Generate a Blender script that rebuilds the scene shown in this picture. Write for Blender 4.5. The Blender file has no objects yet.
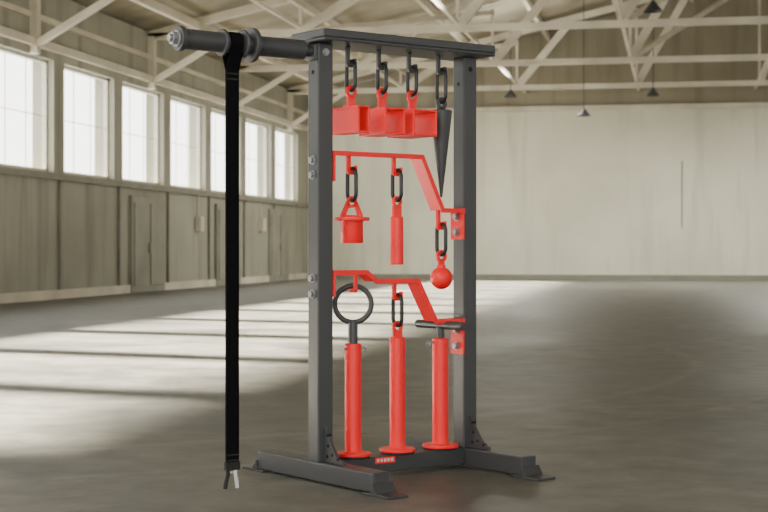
import bpy, bmesh, math, random
from mathutils import Vector, Matrix
random.seed(3)
scene = bpy.context.scene
COL = scene.collection

# ------------------------------------------------------------------ materials
def new_mat(name):
    m = bpy.data.materials.new(name); m.use_nodes = True
    nt = m.node_tree
    return m, nt, nt.nodes['Principled BSDF']

def simple(name, col, rough=0.5, metal=0.0, var=0.15, scale=30.0, bump=0.0, spec=0.5):
    m, nt, b = new_mat(name)
    tc = nt.nodes.new('ShaderNodeTexCoord')
    n = nt.nodes.new('ShaderNodeTexNoise'); n.inputs['Scale'].default_value = scale
    n.inputs['Detail'].default_value = 4
    nt.links.new(tc.outputs['Object'], n.inputs['Vector'])
    r = nt.nodes.new('ShaderNodeValToRGB')
    r.color_ramp.elements[0].position = 0.3; r.color_ramp.elements[1].position = 0.7
    r.color_ramp.elements[0].color = tuple(c*(1-var) for c in col)+(1,)
    r.color_ramp.elements[1].color = tuple(min(1, c*(1+var)) for c in col)+(1,)
    nt.links.new(n.outputs['Fac'], r.inputs['Fac'])
    nt.links.new(r.outputs['Color'], b.inputs['Base Color'])
    b.inputs['Roughness'].default_value = rough
    b.inputs['Metallic'].default_value = metal
    b.inputs['Specular IOR Level'].default_value = spec
    if bump > 0:
        bp = nt.nodes.new('ShaderNodeBump'); bp.inputs['Strength'].default_value = bump
        bp.inputs['Distance'].default_value = 0.01
        nt.links.new(n.outputs['Fac'], bp.inputs['Height'])
        nt.links.new(bp.outputs['Normal'], b.inputs['Normal'])
    return m

M_DARK = simple('graphite_powder_coat', (0.050, 0.052, 0.056), 0.45, 0.0, 0.06, 400, 0.05)
M_CHAIN = simple('blackened_steel', (0.035, 0.036, 0.038), 0.38, 0.5, 0.1, 80)
M_RED = simple('red_powder_coat', (0.98, 0.014, 0.018), 0.40, 0.0, 0.02, 200, spec=0.4)
M_ZINC = simple('zinc_bolt', (0.30, 0.31, 0.33), 0.45, 0.6, 0.1, 80)
M_STRAP = simple('black_webbing', (0.004, 0.004, 0.005), 0.85, 0, 0.2, 500, spec=0.1)
M_CLIP = simple('bright_clip_steel', (0.75, 0.75, 0.74), 0.35, 0.3, 0.05, 100)
M_RUBBER = simple('black_rubber', (0.012, 0.012, 0.012), 0.7, 0, 0.1, 100)
M_LABEL = simple('label_white', (0.6, 0.6, 0.6), 0.5)
M_HOLE = simple('bore_black', (0.006, 0.006, 0.006), 0.8)
M_BEAM = simple('painted_truss_steel', (0.66, 0.605, 0.49), 0.6, 0, 0.2, 1.5)
M_ROOF = simple('roof_boarding', (0.30, 0.265, 0.195), 0.8, 0, 0.35, 1.2)
M_FRAME = simple('window_frame_paint', (0.60, 0.58, 0.50), 0.6)
M_DOOR = simple('door_paint', (0.27, 0.265, 0.215), 0.6, 0, 0.15, 2)
M_TRIM = simple('trim_paint', (0.22, 0.215, 0.17), 0.6, 0, 0.15, 3)

def wall_mat(name, ca, cb, cstain, scale=0.5, panel=0.0):
    m, nt, b = new_mat(name)
    L = nt.links.new
    tc = nt.nodes.new('ShaderNodeTexCoord')
    n = nt.nodes.new('ShaderNodeTexNoise'); n.inputs['Scale'].default_value = scale; n.inputs['Detail'].default_value = 6
    L(tc.outputs['Object'], n.inputs['Vector'])
    r = nt.nodes.new('ShaderNodeValToRGB')
    r.color_ramp.elements[0].position = 0.35; r.color_ramp.elements[1].position = 0.65
    r.color_ramp.elements[0].color = ca+(1,); r.color_ramp.elements[1].color = cb+(1,)
    L(n.outputs['Fac'], r.inputs['Fac'])
    mp = nt.nodes.new('ShaderNodeMapping'); mp.inputs['Scale'].default_value = (3, 3, 0.25)
    L(tc.outputs['Object'], mp.inputs['Vector'])
    n2 = nt.nodes.new('ShaderNodeTexNoise'); n2.inputs['Scale'].default_value = 1.0; n2.inputs['Detail'].default_value = 5
    L(mp.outputs['Vector'], n2.inputs['Vector'])
    r2 = nt.nodes.new('ShaderNodeValToRGB')
    r2.color_ramp.elements[0].position = 0.50; r2.color_ramp.elements[1].position = 0.72
    r2.color_ramp.elements[0].color = (0, 0, 0, 1); r2.color_ramp.elements[1].color = (0.8, 0.8, 0.8, 1)
    L(n2.outputs['Fac'], r2.inputs['Fac'])
    mx = nt.nodes.new('ShaderNodeMix'); mx.data_type = 'RGBA'
    L(r2.outputs['Color'], mx.inputs[0]); L(r.outputs['Color'], mx.inputs[6])
    mx.inputs[7].default_value = cstain+(1,)
    L(mx.outputs[2], b.inputs['Base Color'])
    b.inputs['Roughness'].default_value = 0.7
    return m
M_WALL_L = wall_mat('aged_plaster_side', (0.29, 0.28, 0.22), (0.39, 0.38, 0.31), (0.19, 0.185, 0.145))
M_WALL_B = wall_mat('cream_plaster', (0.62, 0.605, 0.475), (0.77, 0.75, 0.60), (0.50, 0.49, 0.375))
M_GABLE = wall_mat('gable_boarding', (0.30, 0.265, 0.19), (0.38, 0.34, 0.25), (0.20, 0.18, 0.12))

def floor_mat():
    m, nt, b = new_mat('worn_concrete'); L = nt.links.new
    tc = nt.nodes.new('ShaderNodeTexCoord')
    n = nt.nodes.new('ShaderNodeTexNoise'); n.inputs['Scale'].default_value = 0.7; n.inputs['Detail'].default_value = 10
    n.inputs['Roughness'].default_value = 0.68; n.inputs['Distortion'].default_value = 0.5
    L(tc.outputs['Object'], n.inputs['Vector'])
    r = nt.nodes.new('ShaderNodeValToRGB')
    e = r.color_ramp.elements
    e[0].position = 0.36; e[0].color = (0.070, 0.071, 0.064, 1)
    e[1].position = 0.64; e[1].color = (0.205, 0.200, 0.175, 1)
    L(n.outputs['Fac'], r.inputs['Fac'])
    n2 = nt.nodes.new('ShaderNodeTexNoise'); n2.inputs['Scale'].default_value = 5; n2.inputs['Detail'].default_value = 9
    n2.inputs['Roughness'].default_value = 0.7
    L(tc.outputs['Object'], n2.inputs['Vector'])
    mp = nt.nodes.new('ShaderNodeMapRange'); mp.inputs[1].default_value = 0.3; mp.inputs[2].default_value = 0.7
    mp.inputs[3].default_value = 0.65; mp.inputs[4].default_value = 1.3
    L(n2.outputs['Fac'], mp.inputs[0])
    mul = nt.nodes.new('ShaderNodeMix'); mul.data_type = 'RGBA'; mul.blend_type = 'MULTIPLY'; mul.inputs[0].default_value = 1
    L(r.outputs['Color'], mul.inputs[6]); L(mp.outputs[0], mul.inputs[7])
    prev = mul.outputs[2]
    # faint, broken, curved tyre scuffs
    for (cx, cy, R, w) in ((-5.2, 9.0, 5.3, 0.06), (-5.2, 9.0, 5.9, 0.04)):
        vm = nt.nodes.new('ShaderNodeVectorMath'); vm.operation = 'DISTANCE'
        vm.inputs[1].default_value = (cx, cy, 0)
        L(tc.outputs['Object'], vm.inputs[0])
        s = nt.nodes.new('ShaderNodeMath'); s.operation = 'SUBTRACT'; s.inputs[1].default_value = R
        L(vm.outputs['Value'], s.inputs[0])
        a = nt.nodes.new('ShaderNodeMath'); a.operation = 'ABSOLUTE'; L(s.outputs[0], a.inputs[0])
        mr = nt.nodes.new('ShaderNodeMapRange'); mr.inputs[1].default_value = 0; mr.inputs[2].default_value = w
        mr.inputs[3].default_value = 0.4; mr.inputs[4].default_value = 0.0
        L(a.outputs[0], mr.inputs[0])
        mm = nt.nodes.new('ShaderNodeMath'); mm.operation = 'MULTIPLY'
        L(mr.outputs[0], mm.inputs[0]); L(n2.outputs['Fac'], mm.inputs[1])
        mx = nt.nodes.new('ShaderNodeMix'); mx.data_type = 'RGBA'
        L(mm.outputs[0], mx.inputs[0]); L(prev, mx.inputs[6]); mx.inputs[7].default_value = (0.30, 0.29, 0.25, 1)
        prev = mx.outputs[2]
    L(prev, b.inputs['Base Color'])
    mr = nt.nodes.new('ShaderNodeMapRange'); mr.inputs[1].default_value = 0.3; mr.inputs[2].default_value = 0.7
    mr.inputs[3].default_value = 0.38; mr.inputs[4].default_value = 0.62
    L(n.outputs['Fac'], mr.inputs[0]); L(mr.outputs[0], b.inputs['Roughness'])
    b.inputs['Specular IOR Level'].default_value = 0.35
    bp = nt.nodes.new('ShaderNodeBump'); bp.inputs['Strength'].default_value = 0.2; bp.inputs['Distance'].default_value = 0.02
    L(n2.outputs['Fac'], bp.inputs['Height']); L(bp.outputs['Normal'], b.inputs['Normal'])
    return m
M_FLOOR = floor_mat()

# ------------------------------------------------------------------ mesh helpers
def bbox(bm, x0, x1, y0, y1, z0, z1):
    v = [bm.verts.new((x, y, z)) for x in (x0, x1) for y in (y0, y1) for z in (z0, z1)]
    for f in ((0,1,3,2),(4,6,7,5),(0,4,5,1),(2,3,7,6),(0,2,6,4),(1,5,7,3)):
        bm.faces.new([v[i] for i in f])

def bbeam(bm, p0, p1, w, h):
    p0 = Vector(p0); p1 = Vector(p1); d = p1-p0
    q = d.to_track_quat('Z', 'Y').to_matrix()
    v = []
    for sx in (-w/2, w/2):
        for sy in (-h/2, h/2):
            for s in (p0, p1):
                v.append(bm.verts.new(s + q @ Vector((sx, sy, 0))))
    for f in ((0,1,3,2),(4,6,7,5),(0,4,5,1),(2,3,7,6),(0,2,6,4),(1,5,7,3)):
        bm.faces.new([v[i] for i in f])

def bcyl(bm, p0, p1, r0, r1=None, seg=40, rot=0.0):
    if r1 is None: r1 = r0
    p0 = Vector(p0); p1 = Vector(p1)
    q = (p1-p0).to_track_quat('Z', 'Y').to_matrix()
    A = []; B = []
    for i in range(seg):
        a = 2*math.pi*i/seg+rot
        d = q @ Vector((math.cos(a), math.sin(a), 0))
        A.append(bm.verts.new(p0+d*r0)); B.append(bm.verts.new(p1+d*r1))
    for i in range(seg):
        j = (i+1) % seg
        bm.faces.new((A[i], A[j], B[j], B[i]))
    bm.faces.new(A[::-1]); bm.faces.new(B)

def brev(bm, prof, origin, seg=40):
    """revolve (r,z) profile about z through origin"""
    rings = []
    o = Vector(origin)
    for r, z in prof:
        if r < 1e-6:
            rings.append([bm.verts.new(o+Vector((0, 0, z)))])
        else:
            rings.append([bm.verts.new(o+Vector((r*math.cos(2*math.pi*i/seg), r*math.sin(2*math.pi*i/seg), z))) for i in range(seg)])
    for a, b in zip(rings[:-1], rings[1:]):
        for i in range(seg):
            j = (i+1) % seg
            if len(a) == 1 and len(b) == 1: continue
            if len(a) == 1: bm.faces.new((a[0], b[i], b[j]))
            elif len(b) == 1: bm.faces.new((a[i], b[0], a[j]))
            else: bm.faces.new((a[i], b[i], b[j], a[j]))

def bsweep(bm, pts, nrm, r, seg=12, closed=True):
    nrm = Vector(nrm).normalized(); pts = [Vector(p) for p in pts]; n = len(pts); rings = []
    for i, p in enumerate(pts):
        if closed: t = (pts[(i+1) % n]-pts[i-1])
        else: t = pts[min(i+1, n-1)]-pts[max(i-1, 0)]
        t.normalize(); s = t.cross(nrm).normalized()
        rings.append([bm.verts.new(p+r*(math.cos(2*math.pi*k/seg)*s+math.sin(2*math.pi*k/seg)*nrm)) for k in range(seg)])
    for i in range(n if closed else n-1):
        a = rings[i]; b = rings[(i+1) % n]
        for k in range(seg):
            l = (k+1) % seg
            bm.faces.new((a[k], a[l], b[l], b[k]))
    if not closed:
        bm.faces.new(rings[0]); bm.faces.new(rings[-1][::-1])

def blink(bm, ztop, length, halfw, rod, ang=90.0, x=0, y=0):
    """oval chain link, centreline top at ztop, plane containing z and direction ang"""
    a = math.radians(ang); d = Vector((math.cos(a), math.sin(a), 0)); n = Vector((-math.sin(a), math.cos(a), 0))
    pts = []; N = 12
    c1 = ztop-halfw; c0 = ztop-length+halfw
    for i in range(N+1):
        t = math.pi*i/N
        pts.append(Vector((x, y, c1))+d*halfw*math.cos(t)+Vector((0, 0, halfw*math.sin(t))))
    for i in range(N+1):
        t = math.pi+math.pi*i/N
        pts.append(Vector((x, y, c0))+d*halfw*math.cos(t)+Vector((0, 0, halfw*math.sin(t))))
    bsweep(bm, pts, n, rod)

def bpoly(bm, pts, h0, h1, plane='xz'):
    def P(u, v, h): return (u, h, v) if plane == 'xz' else (h, u, v)
    A = [bm.verts.new(P(u, v, h0)) for u, v in pts]; B = [bm.verts.new(P(u, v, h1)) for u, v in pts]
    n = len(pts)
    bm.faces.new(A); bm.faces.new(B[::-1])
    for i in range(n):
        j = (i+1) % n
        bm.faces.new((A[i], B[i], B[j], A[j]))

def bannulus(bm, cx, cz, ro, ri, th, seg=32, plane='xz', h=0.0):
    rings = []
    for (r, hh) in ((ro, -th/2), (ro, th/2), (ri, th/2), (ri, -th/2)):
        ring = []
        for i in range(seg):
            a = 2*math.pi*i/seg; u = cx+r*math.cos(a); v = cz+r*math.sin(a)
            ring.append(bm.verts.new((u, h+hh, v) if plane == 'xz' else (h+hh, u, v)))
        rings.append(ring)
    for k in range(4):
        a = rings[k]; b = rings[(k+1) % 4]
        for i in range(seg):
            j = (i+1) % seg
            bm.faces.new((a[i], a[j], b[j], b[i]))

def offs(poly, d):
    out = []; n = len(poly)
    for i in range(n):
        ns = []
        for (a, b) in ((i-1, i), (i, i+1)):
            if a < 0 or b >= n: continue
            dx = poly[b][0]-poly[a][0]; dz = poly[b][1]-poly[a][1]; l = math.hypot(dx, dz)
            ns.append((dz/l, -dx/l))
        if len(ns) == 1: nx, nz = ns[0]; k = 1
        else:
            nx = ns[0][0]+ns[1][0]; nz = ns[0][1]+ns[1][1]; l = math.hypot(nx, nz); nx /= l; nz /= l
            k = 1/max(0.4, nx*ns[0][0]+nz*ns[0][1])
        out.append((poly[i][0]+nx*d*k, poly[i][1]+nz*d*k))
    return out

def bstrip(bm, poly, d, y0, y1):
    o = offs(poly, d)
    rows = [[bm.verts.new((p[0], y, p[1])) for p in q] for q, y in ((poly, y0), (poly, y1), (o, y1), (o, y0))]
    n = len(poly)
    for k in range(4):
        a = rows[k]; b = rows[(k+1) % 4]
        for i in range(n-1):
            bm.faces.new((a[i], a[i+1], b[i+1], b[i]))
    bm.faces.new([rows[k][0] for k in range(4)]); bm.faces.new([rows[k][-1] for k in (3, 2, 1, 0)])

def mk(name, bm, mat, parent=None, bevel=0.0, smooth=False, rotz=None, loc=None):
    bmesh.ops.recalc_face_normals(bm, faces=bm.faces[:])
    me = bpy.data.meshes.new(name); bm.to_mesh(me); bm.free()
    me.materials.append(mat)
    ob = bpy.data.objects.new(name, me); COL.objects.link(ob)
    if smooth:
        for p in me.polygons: p.use_smooth = True
        me.set_sharp_from_angle(angle=math.radians(35))
    if bevel > 0:
        md = ob.modifiers.new('bevel', 'BEVEL'); md.width = bevel; md.segments = 2; md.limit_method = 'ANGLE'
    if parent is not None: ob.parent = parent
    if rotz is not None: ob.rotation_euler = (0, 0, rotz)
    if loc is not None: ob.location = loc
    return ob
NB = bmesh.new

# world frame = hangar frame (x across the hall, y along it); the camera is yawed a little left
YAW = math.atan(293/1536)
RY = Matrix.Rotation(YAW, 3, 'Z')

# ------------------------------------------------------------------ camera
HC = 0.669
cam = bpy.data.cameras.new('camera'); camo = bpy.data.objects.new('camera', cam); COL.objects.link(camo)
camo.location = (0, 0, HC); camo.rotation_euler = (math.radians(90), 0, YAW)
cam.sensor_width = 36; cam.lens = 72; cam.shift_y = -8/768
cam.clip_start = 0.05; cam.clip_end = 300
cam.dof.use_dof = True; cam.dof.focus_distance = 4.45; cam.dof.aperture_fstop = 8
scene.camera = camo

# ------------------------------------------------------------------ rack frame
ANG = math.radians(37)
P0 = Vector((-0.1814, 4.389, 0))
def top(name, xl=0.0):
    e = bpy.data.objects.new(name, None); COL.objects.link(e)
    e.empty_display_size = 0.1
    e.location = RY @ (P0 + Vector((math.cos(ANG), math.sin(ANG), 0))*xl)
    e.rotation_euler = (0, 0, ANG+YAW)
    return e
# local axes: +x along rack length, -y = front, z up
L = 0.538; S = 0.026
rack = top('grip_training_rack')
def hook(bm, zt, ang=0):
    """J plate hanging from zt; slot centred on x=0; saddle top at zt-0.048"""
    pts = [(-.018, 0), (-.006, 0), (-.006, -.048), (.007, -.048), (.007, -.034), (.018, -.034), (.018, -.052), (.010, -.060), (-.012, -.060), (-.018, -.052)]
    bpoly(bm, [(u, zt+v) for u, v in pts], -.005, .005, 'xz' if ang == 0 else 'yz')

bm = NB()
for x in (0, L): bbox(bm, x-S, x+S, -S, S, .06, 1.252)
mk('posts', bm, M_DARK, rack, .004)
bm = NB()
for x in (0, L): bbox(bm, x-.029, x+.029, -.290, .290, .007, .0615)
bbox(bm, .027, L-.027, -.03, .03, .012, .0605)
mk('base_beams', bm, M_DARK, rack, .004)
bm = NB()
for x in (0, L):
    for s in (-1, 1):
        pr = [(s*.25, .007), (s*.25, 0), (s*.365, 0), (s*.365, .007), (s*.312, .009), (s*.295, .034), (s*.287, .034), (s*.287, .007)]
        bpoly(bm, pr, x-.036, x+.036, 'yz')
mk('foot_plates', bm, M_DARK, rack, .002)
bm = NB()
for x in (0, L):
    pts = [(-S, .0615), (-.115, .0615), (-.115, .070)]
    for i in range(9):
        t = i/8
        pts.append((-.108+.075*t - 0.0, .072+.085*t**1.7))
    pts.append((-S, .160))
    bpoly(bm, pts, x-.005, x+.005, 'yz')
mk('gussets', bm, M_DARK, rack, .0015)
bm = NB()
for x in (0, L):
    for (y, z) in ((-.042, .138), (-.042, .078), (-.092, .074), (-.066, .084), (-.046, .108)):
        bcyl(bm, (x-.0065, y, z), (x+.0065, y, z), .0045, seg=16)
mk('gusset_holes', bm, M_HOLE, rack)
# top plate (shallow tray)
bm = NB()
bbox(bm, -.045, L+.05, -.085, .085, 1.252, 1.262)
bbox(bm, -.045, L+.05, -.085, -.079, 1.262, 1.285)
bbox(bm, -.045, L+.05, .079, .085, 1.262, 1.285)
bbox(bm, -.045, -.039, -.085, .085, 1.262, 1.285)
bbox(bm, L+.044, L+.05, -.085, .085, 1.262, 1.285)
mk('top_tray', bm, M_DARK, rack, .003)
# brackets
UP = [(.0265, .86), (.0265, .947), (.351, .947), (.430, .789), (.5115, .789), (.5115, .695)]
LO = [(.0265, .53), (.0265, .605), (.145, .605), (.180, .578), (.335, .578), (.405, .454), (.5115, .454), (.5115, .345)]
for nm, P in (('upper_bracket', UP), ('lower_bracket', LO)):
    bm = NB()
    bstrip(bm, P, .006, -.03, .03)
    bstrip(bm, P[1:-1], .014, -.034, -.029)
    mk(nm, bm, M_RED, rack, .001)
bm = NB()
hexs = [(-.026, -.034, z) for z in (.919, .877, .583, .538)]
for x0, x1, z in hexs:
    bcyl(bm, (x0, 0, z), (x0-.003, 0, z), .013, seg=24); bcyl(bm, (x0-.003, 0, z), (x0-.012, 0, z), .010, seg=6)
for z in (.765, .718, .420, .370):
    bcyl(bm, (.5055, 0, z), (.502, 0, z), .013, seg=24); bcyl(bm, (.502, 0, z), (.494, 0, z), .010, seg=6)
for x, z in ((0, 1.226),):
    bcyl(bm, (x, -S, z), (x, -S-.003, z), .011, seg=24); bcyl(bm, (x, -S-.003, z), (x, -S-.010, z), .008, seg=6)
mk('bolts', bm, M_ZINC, rack, .001)
bm = NB()
bcyl(bm, (L, -S+.001, 1.215), (L, -S-.0008, 1.215), .008, seg=20)
for x in (0, L):
    bcyl(bm, (x-S+.001, 0, 1.17), (x-S-.0008, 0, 1.17), .006, seg=20)
mk('post_holes', bm, M_HOLE, rack)
# hooks on tray underside (dark) and on brackets (red)
def hooks(name, mat, items):
    for i, (x, z, a) in enumerate(items):
        b = NB(); hook(b, z, a)
        mk('%s_%d' % (name, i+1), b, mat, rack, .0015).location = (x, 0, 0)
HX = (.107, .2195, .332, .4445)
hooks('tray_hook', M_DARK, [(x, 1.2525, 0) for x in HX])
hooks('bracket_hook', M_RED, [(.110, .942, 0), (.275, .942, 0), (.4445, .784, 0), (.1145, .600, 1), (.277, .573, 0)])
# side bar
ZB = 1.230
bm = NB()
bbox(bm, -.036, -.026, -.024, .024, ZB-.026, ZB+.016)
bcyl(bm, (-.036, 0, ZB), (-.075, 0, ZB), .017)
bcyl(bm, (-.062, 0, ZB), (-.226, 0, ZB), .028)
bcyl(bm, (-.226, 0, ZB), (-.240, 0, ZB), .048)
bcyl(bm, (-.258, 0, ZB), (-.266, 0, ZB), .040)
bcyl(bm, (-.240, 0, ZB), (-.450, 0, ZB), .0275)
bcyl(bm, (-.322, 0, ZB), (-.332, 0, ZB), .037)
bcyl(bm, (-.450, 0, ZB), (-.466, 0, ZB), .034)
mk('side_roller_bar', bm, M_DARK, rack, .002, True)
bm = NB()
bcyl(bm, (-.466, 0, ZB), (-.470, 0, ZB), .023)
bcyl(bm, (-.470, 0, ZB), (-.484, 0, ZB), .019, seg=6)
bcyl(bm, (-.484, 0, ZB), (-.492, 0, ZB), .010)
mk('end_nut', bm, M_ZINC, rack, .0015)
# maker's decal on the cross beam
bm = NB(); bbox(bm, .172, .245, -.0308, -.0300, .040, .058)
mk('label_plate', bm, M_RED, rack)
bm = NB()
for i in range(5):
    bbox(bm, .178+i*.0128, .187+i*.0128, -.0312, -.0306, .045, .054)
mk('label_print', bm, M_LABEL, rack)

# ------------------------------------------------------------------ hanging strap
st = top('hanging_webbing_strap', -.294)
bm = NB()
pts = []
R = .031
for i in range(25):
    a = math.radians(-30+240*i/24)
    pts.append((R*math.cos(a), ZB+R*math.sin(a)))
o = [((R-.003)*math.cos(math.radians(-30+240*i/24)), ZB+(R-.003)*math.sin(math.radians(-30+240*i/24))) for i in range(25)]
rows = [[bm.verts.new((x, p[0], p[1])) for p in q] for q, x in ((pts, -.020), (pts, .020), (o, .020), (o, -.020))]
for k in range(4):
    a = rows[k]; b = rows[(k+1) % 4]
    for i in range(24): bm.faces.new((a[i], a[i+1], b[i+1], b[i]))
for e in (pts[0], pts[-1]):
    s = 1 if e[0] > 0 else -1
    bpoly(bm, [(e[0], e[1]), (e[0]-.003*s, e[1]), (s*.0005, ZB-.075), (s*.0035, ZB-.075)], -.020, .020, 'yz')
for y in (-.0035, .0005):
    bbox(bm, -.020, .020, y, y+.003, .066, ZB-.070)
mk('webbing', bm, M_STRAP, st)
bm = NB()
for z in (ZB-.085, ZB-.10, .085, .10):
    bbox(bm, -.019, .019, -.0045, .0045, z, z+.004)
bbox(bm, -.022, .022, -.006, .006, .060, .082)
mk('stitching', bm, M_RUBBER, st)
bm = NB()
bsweep(bm, [(-.014, 0, .068), (-.013, 0, .050), (-.019, 0, .030), (-.023, 0, .010)], (0, 1, 0), .0055, closed=False)
mk('dark_prong', bm, M_RUBBER, st, smooth=True)
bm = NB()
bsweep(bm, [(.010, 0, .068), (.010, 0, .050), (.014, 0, .030), (.016, 0, .010)], (0, 1, 0), .0055, closed=False)
bsweep(bm, [(-.014, 0, .054), (.010, 0, .054)], (0, 1, 0), .003, closed=False)
mk('end_clip', bm, M_CLIP, st, smooth=True)

# ------------------------------------------------------------------ helpers for items
def lug(bm, zc, zbot, w=.013, ro=.019, ri=.0095, th=.009):
    bannulus(bm, 0, zc, ro, ri, th)
    bbox(bm, -w, w, -th/2, th/2, zbot, zc-ri-.002)
ROD = .0058
def chain(par, ztop, length, halfw=.021, ang=90):
    b = NB(); blink(b, ztop, length, halfw, ROD, ang); mk('chain_link', b, M_CHAIN, par, smooth=True)

# pinch blocks of three widths
for i in range(3):
    pb = top('pinch_block', HX[i])
    chain(pb, 1.2525-.048+ROD, .085)
    zc = 1.2525-.048+ROD-.085-.0037
    b = NB(); lug(b, zc, 1.078); bbox(b, -.018, .018, -.014, .014, 1.0775, 1.084); mk('lug', b, M_RED, pb, .0012)
    b = NB(); w = (.021, .037, .045)[i]; d = .065; t = .006; z0 = 1.000; z1 = 1.078
    bbox(b, -w, w, -d, d, z1-t, z1); bbox(b, -w, w, -d, d, z0, z0+t)
    bbox(b, -w, -w+t, -d, d, z0+t, z1-t); bbox(b, w-t, w, -d, d, z0+t, z1-t)
    mk('hollow_block', b, M_RED, pb, .0015)
# cone
cg = top('cone_grip', HX[3])
chain(cg, 1.2525-.048+ROD, .100)
zc = 1.2525-.048+ROD-.100-.0037
b = NB(); lug(b, zc, 1.085); mk('lug', b, M_DARK, cg, .001)
b = NB(); brev(b, [(0, 1.087), (.030, 1.087), (.033, 1.084), (.033, 1.080), (.0035, .824), (0, .822)], (0, 0, 0)); mk('cone', b, M_DARK, cg, smooth=True)
# hub grip
hg = top('hub_pinch_grip', .110)
chain(hg, .942-.048+ROD, .094)
zc = .942-.048+ROD-.094-.0037
b = NB(); bannulus(b, 0, zc, .017, .0095, .008)
# triangular plate with a triangular opening
bpoly(b, [(-.038, .757), (-.038, .765), (-.0165, zc+.004), (-.0095, zc-.010), (-.022, .765), (.022, .765), (.0095, zc-.010), (.0165, zc+.004), (.038, .765), (.038, .757)], -.004, .004)
mk('triangle_lug', b, M_RED, hg)
b = NB(); brev(b, [(0, .758), (.051, .758), (.052, .756), (.052, .750), (.051, .748), (.034, .748), (.033, .744), (.033, .686), (.031, .683), (0, .683)], (0, 0, 0))
mk('flanged_hub', b, M_RED, hg, smooth=True)
# cylinder grip
c2 = top('vertical_bar_grip', .275)
chain(c2, .942-.048+ROD, .090)
zc = .942-.048+ROD-.090-.0037
b = NB(); bannulus(b, 0, zc, .017, .0095, .009); bbox(b, -.015, .015, -.0045, .0045, .74, zc-.0115)
mk('tab', b, M_RED, c2, .001)
b = NB(); brev(b, [(0, .762), (.017, .762), (.0195, .759), (.0195, .622), (.018, .620), (0, .620)], (0, 0, 0)); mk('grip_bar', b, M_RED, c2, smooth=True)
# ball
bg = top('ball_grip', .4445)
chain(bg, .784-.048+ROD, .094)
zc = .784-.048+ROD-.094-.0037
b = NB(); lug(b, zc, .600, w=.010); mk('lug', b, M_RED, bg, .001)
b = NB(); zb = .578; rb = .034
prof = [(0, zb+rb+.004), (.013, zb+rb+.004), (.013, zb+rb*.9)]
prof += [(rb*math.sin(t*math.pi/20), zb+rb*math.cos(t*math.pi/20)) for t in range(3, 20)]+[(0, zb-rb)]
brev(b, prof, (0, 0, 0)); mk('ball', b, M_RED, bg, smooth=True)

def pin_base(par, ztube, r=.024, rf=.052):
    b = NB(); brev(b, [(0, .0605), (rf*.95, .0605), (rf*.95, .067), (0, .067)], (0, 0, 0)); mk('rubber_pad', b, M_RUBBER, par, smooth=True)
    b = NB(); brev(b, [(0, .067), (rf, .067), (rf+.001, .069), (rf+.001, .074), (rf, .076), (r+.004, .076), (r, .080), (r, ztube-.003), (r-.003, ztube), (0, ztube)], (0, 0, 0))
    mk('tube_and_flange', b, M_RED, par, smooth=True)
# ring pin
rp = top('ring_handle_loading_pin', .1145)
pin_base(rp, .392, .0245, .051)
b = NB(); a = -ANG; dd = Vector((math.cos(a), math.sin(a), 0)); nn = Vector((-math.sin(a), math.cos(a), 0))
zr = .552+.0075-.053
bsweep(b, [Vector((0, 0, zr))+dd*.053*math.cos(2*math.pi*i/48)+Vector((0, 0, .053*math.sin(2*math.pi*i/48))) for i in range(48)], nn, .0078)
bcyl(b, (0, 0, .392), (0, 0, zr-.053), .014); bcyl(b, (0, 0, zr-.060), (0, 0, zr-.046), .011)
mk('ring_handle', b, M_DARK, rp, smooth=True)
b = NB(); bcyl(b, (-.034, 0, .376), (.030, 0, .376), .0035, seg=12); bannulus(b, .036, .372, .010, .007, .002); mk('locking_pin', b, M_ZINC, rp, smooth=True)
# chain pin
cp = top('chain_loading_pin', .277)
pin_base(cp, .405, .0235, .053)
chain(cp, .573-.048+ROD, .092)
zc = .573-.048+ROD-.092-.0037
b = NB(); bannulus(b, 0, zc, .018, .0095, .009); bbox(b, -.016, .016, -.0045, .0045, .404, zc-.0115); mk('tab', b, M_RED, cp, .001)
# T pin
tp = top('t_handle_loading_pin', .4405)
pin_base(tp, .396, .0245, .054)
b = NB(); bcyl(b, (0, 0, .396), (0, 0, .434), .012); bcyl(b, (0, -.110, .436), (0, .110, .436), .0125)
mk('t_handle', b, M_DARK, tp, .001, smooth=True)
b = NB(); bcyl(b, (-.042, 0, .384), (.030, 0, .384), .0035, seg=12); bannulus(b, -.046, .380, .010, .007, .002); mk('locking_pin', b, M_ZINC, tp, smooth=True)

# ------------------------------------------------------------------ hangar (x = right, y = depth, z)
RL, RR, T0, T1 = -8.0, 16.0, -8.0, 33.0
RID = 4.0; ZE = 3.95; ZR = 6.9
def H(name, bm, mat, bevel=0, smooth=False): return mk(name, bm, mat, None, bevel, smooth)
bm = NB(); bbox(bm, RL-.3, RR+.3, T0-6, T1+.3, -.2, 0); H('floor', bm, M_FLOOR)
WB, WT = 1.66, 3.12
wins = []
t = 32.40
while t-2.19 > T0:
    if t < 31.5: wins.append(t)
    t -= 2.19
WW = 1.84
def side_wall(name, x0, x1):
    bm = NB()
    bbox(bm, x0, x1, T0, T1+.3, 0, WB); bbox(bm, x0, x1, T0, T1+.3, WT, ZE+.05)
    edges = [T0]
    for t in sorted(wins): edges += [t, t+WW]
    edges.append(T1+.3)
    for i in range(0, len(edges)-1, 2):
        if edges[i+1]-edges[i] > .01: bbox(bm, x0, x1, edges[i], edges[i+1], WB, WT)
    return H(name, bm, M_WALL_L)
side_wall('wall_left', RL-.3, RL); side_wall('wall_right', RR, RR+.3)  # right wall is out of view; its windows are added to let light in
n = 0
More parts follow.
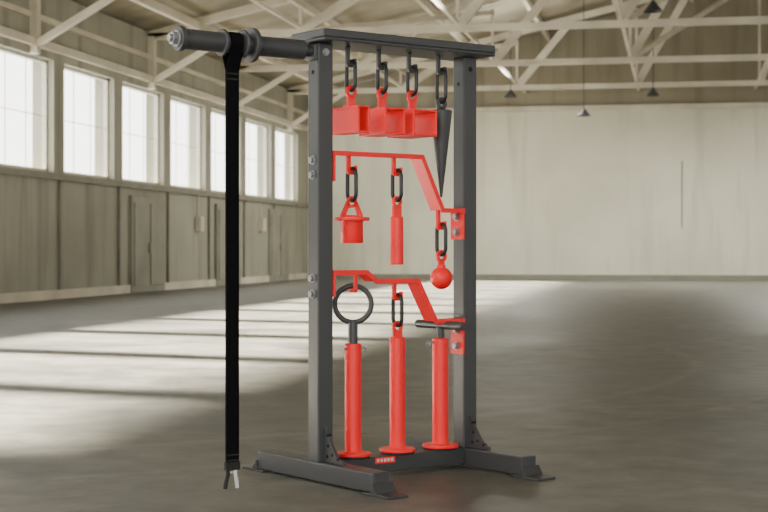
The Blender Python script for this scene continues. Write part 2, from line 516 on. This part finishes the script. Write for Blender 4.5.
for side, xm in (('l', RL-.12), ('r', RR+.12)):
    for t in wins:
        w = WW
        n += 1
        bm = NB()
        for tt in (t, t+w-.04): bbox(bm, xm-.03, xm+.03, tt, tt+.04, WB, WT)
        for zz in (WB, WT-.04): bbox(bm, xm-.03, xm+.03, t, t+w, zz, zz+.04)
        for j in range(1, 3): bbox(bm, xm-.005, xm+.005, t+w*j/3-.005, t+w*j/3+.005, WB, WT)
        bbox(bm, xm-.005, xm+.005, t, t+w, (WB+WT)/2-.005, (WB+WT)/2+.005)
        H('window_%d' % n, bm, M_FRAME)
# sill, rail and pilaster trims on the left wall
bm = NB(); bbox(bm, RL, RL+.06, T0, T1, WB-.10, WB-.02); H('trim_1', bm, M_TRIM)
bm = NB(); bbox(bm, RL, RL+.08, T0, T1, WT+.10, WT+.20); bbox(bm, RL, RL+.05, T0, T1, WT+.45, WT+.52); H('trim_2', bm, M_BEAM)
bm = NB()
for t in wins: bbox(bm, RL, RL+.04, t-.22, t-.19, .12, WB-.1)
H('trim_3', bm, M_TRIM)
bm = NB(); bbox(bm, RL, RL+.03, T0, T1, 0, .12); H('baseboard_left', bm, M_BEAM)
bm = NB(); bbox(bm, RL, RR, T1-.03, T1, 0, .10); H('baseboard_back', bm, M_TRIM)
# doors in left wall
dn = 0
for t in (21.7, 26.0, 29.6):
    dn += 1; bm = NB(); R0 = RL+.002
    bbox(bm, R0, R0+.05, t, t+1.5, 0, 1.45); bbox(bm, R0+.05, R0+.07, t+.08, t+.70, .1, 1.35); bbox(bm, R0+.05, R0+.07, t+.80, t+1.42, .1, 1.35)
    bbox(bm, R0+.07, R0+.11, t+.66, t+.69, .6, .75)
    H('door_%d' % dn, bm, M_DOOR, .005)
# switch boxes
for (t, z) in ((24.9, .95), (28.9, 1.0)):
    bm = NB(); R0 = RL+.002; bbox(bm, R0, R0+.10, t, t+.18, z, z+.25); bbox(bm, R0+.10, R0+.11, t+.02, t+.16, z+.02, z+.23); bbox(bm, R0, R0+.03, t+.08, t+.10, z+.25, WB-.1)
    H('switch_box', bm, M_BEAM, .005)
# back wall + gable
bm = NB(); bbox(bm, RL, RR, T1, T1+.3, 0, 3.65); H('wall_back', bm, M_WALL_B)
bm = NB(); bpoly(bm, [(RL, 3.65), (RR, 3.65), (RR, ZE+.05), (RID, ZR+.05), (RL, ZE+.05)], T1, T1+.3); H('wall_gable', bm, M_GABLE)
bm = NB(); bbox(bm, RL, RR, T1-.12, T1, 3.60, 3.70); H('trim_4', bm, M_BEAM)
# conduit on back wall
bm = NB()
bcyl(bm, (.1, T1-.03, 1.1), (.1, T1-.03, 2.5), .009, seg=12)
H('trim_5', bm, M_DOOR)
# unseen wall behind the camera; wide door opening added to let sky light in
bm = NB(); bbox(bm, RL, -6, T0-.3, T0, 0, ZE); bbox(bm, 14, RR, T0-.3, T0, 0, ZE)
bpoly(bm, [(RL, 3.6), (RR, 3.6), (RR, ZE+.05), (RID, ZR+.05), (RL, ZE+.05)], T0-.3, T0); H('wall_front', bm, M_GABLE)
# roof
def roof_z(r): return ZE+(ZR-ZE)*(1-abs(r-RID)/12.0)
bm = NB(); bpoly(bm, [(RL-.4, ZE-.1+.1), (RID, ZR+.05), (RR+.4, ZE), (RR+.4, ZE+.15), (RID, ZR+.2), (RL-.4, ZE+.15)], T0-.3, T1+.3); H('ceiling', bm, M_ROOF)
# purlins
bm = NB()
r = RL+.8
while r < RR-.5:
    z = roof_z(r)-.10; bbox(bm, r-.04, r+.04, T0, T1, z-.04, z+.08); r += 1.5
H('roof_purlins', bm, M_BEAM)
# trusses
for ti, t in enumerate((3.5, 8.5, 13.5, 18.2, 22.6, 27.0, 31.2)):
    bm = NB()
    zb = ZE-.02
    bbeam(bm, (RL, t, zb), (RR, t, zb), .10, .10)
    bbeam(bm, (RL, t, ZE-.06+.05), (RID, t, ZR-.20), .10, .12); bbeam(bm, (RID, t, ZR-.20), (RR, t, ZE-.01), .10, .12)
    rr = RL+2.4
    while rr < RR-2:
        top_ = (rr, t, roof_z(rr)-.24)
        bbeam(bm, (rr, t, zb), top_, .05, .05)
        sg = 1 if rr < RID else -1
        bbeam(bm, (rr, t, zb), (rr+sg*1.0, t, roof_z(rr+sg)-.24), .12, .14)
        rr += 2.4
    bbeam(bm, (RL, t, 3.2), (RL+1.3, t, zb), .08, .08)
    bbox(bm, RL, RL+.10, t-.06, t+.06, WT+.0, zb)
    H('roof_truss', bm, M_BEAM)
# longitudinal bracing
bm = NB()
for r in (-5.6, -3.2, -.8, 1.6, 4.0): bbeam(bm, (r, T0, ZE+.06), (r, T1, ZE+.06), .05, .05)
ts = (13.5, 18.2, 22.6, 27.0, 31.2)
for a_, b_ in zip(ts[:-1], ts[1:]):
    for r in (-5.6, -.8, 4.0): bbeam(bm, (r, a_, ZE), (r+2.4, b_, roof_z(r+2.4)-.3), .08, .08)
H('roof_bracing', bm, M_BEAM)
# pendant lamps
for (r, t, z) in ((-.42, 28, 3.40), (-1.66, 28, 3.06), (-3.2, 30, 3.62), (-.3, 20, 3.70)):
    e = bpy.data.objects.new('pendant_lamp', None); COL.objects.link(e); e.location = (r, t, 0)
    bm = NB(); brev(bm, [(.02, z+.14), (.04, z+.11), (.13, z), (.125, z), (.035, z+.09), (0, z+.10)], (0, 0, 0), 24); mk('shade', bm, M_DARK, e, smooth=True)
    bm = NB(); bcyl(bm, (0, 0, z+.12), (0, 0, roof_z(r)), .008, seg=8); mk('cord', bm, M_DARK, e)

# ------------------------------------------------------------------ light
w = bpy.data.worlds.new('sky'); scene.world = w; w.use_nodes = True
bg = w.node_tree.nodes['Background']; bg.inputs[0].default_value = (1.0, 0.985, 0.93, 1); bg.inputs[1].default_value = 5.5
s = bpy.data.lights.new('sun', 'SUN'); s.energy = 110; s.angle = math.radians(3.5); s.color = (1, .91, .74)
so = bpy.data.objects.new('sun', s); COL.objects.link(so)
so.rotation_euler = Vector((1, -.25, -.52)).to_track_quat('-Z', 'Y').to_euler()
def area(name, r, t, z, size, e, col=(1, .965, .87), target=None, up=False):
    a = bpy.data.lights.new(name, 'AREA'); a.energy = e; a.size = size; a.color = col; a.shape = 'DISK'
    o = bpy.data.objects.new(name, a); COL.objects.link(o); o.location = (r, t, z)
    if up: o.rotation_euler = (math.pi, 0, 0)
    if target is not None:
        o.rotation_euler = (RY @ Vector(target)-o.location).to_track_quat('-Z', 'Y').to_euler()
    return o
for (r, t) in ((-3, 28), (2, 28)):
    area('added_back_light', r, t, 3.75, 1.2, 330)  # added area lights without fittings, to brighten the far end of the hall
for (r, t) in ((-3, 29), (-3, 20.4), (2, 24.8)):
    area('added_roof_light', r, t, 3.8, 1.2, 50, up=True)  # added upward area lights without fittings, to lift the roof underside
area('added_key_light', -2.6, 1.2, 2.9, 1.2, 80, target=(0, 4.5, .7))  # added softbox on the camera side, aimed at the rack
area('added_fill_light', 2.2, 1.8, 2.6, 1.0, 18, target=(0, 4.6, .6))  # added from the right for highlights on the rack's front faces
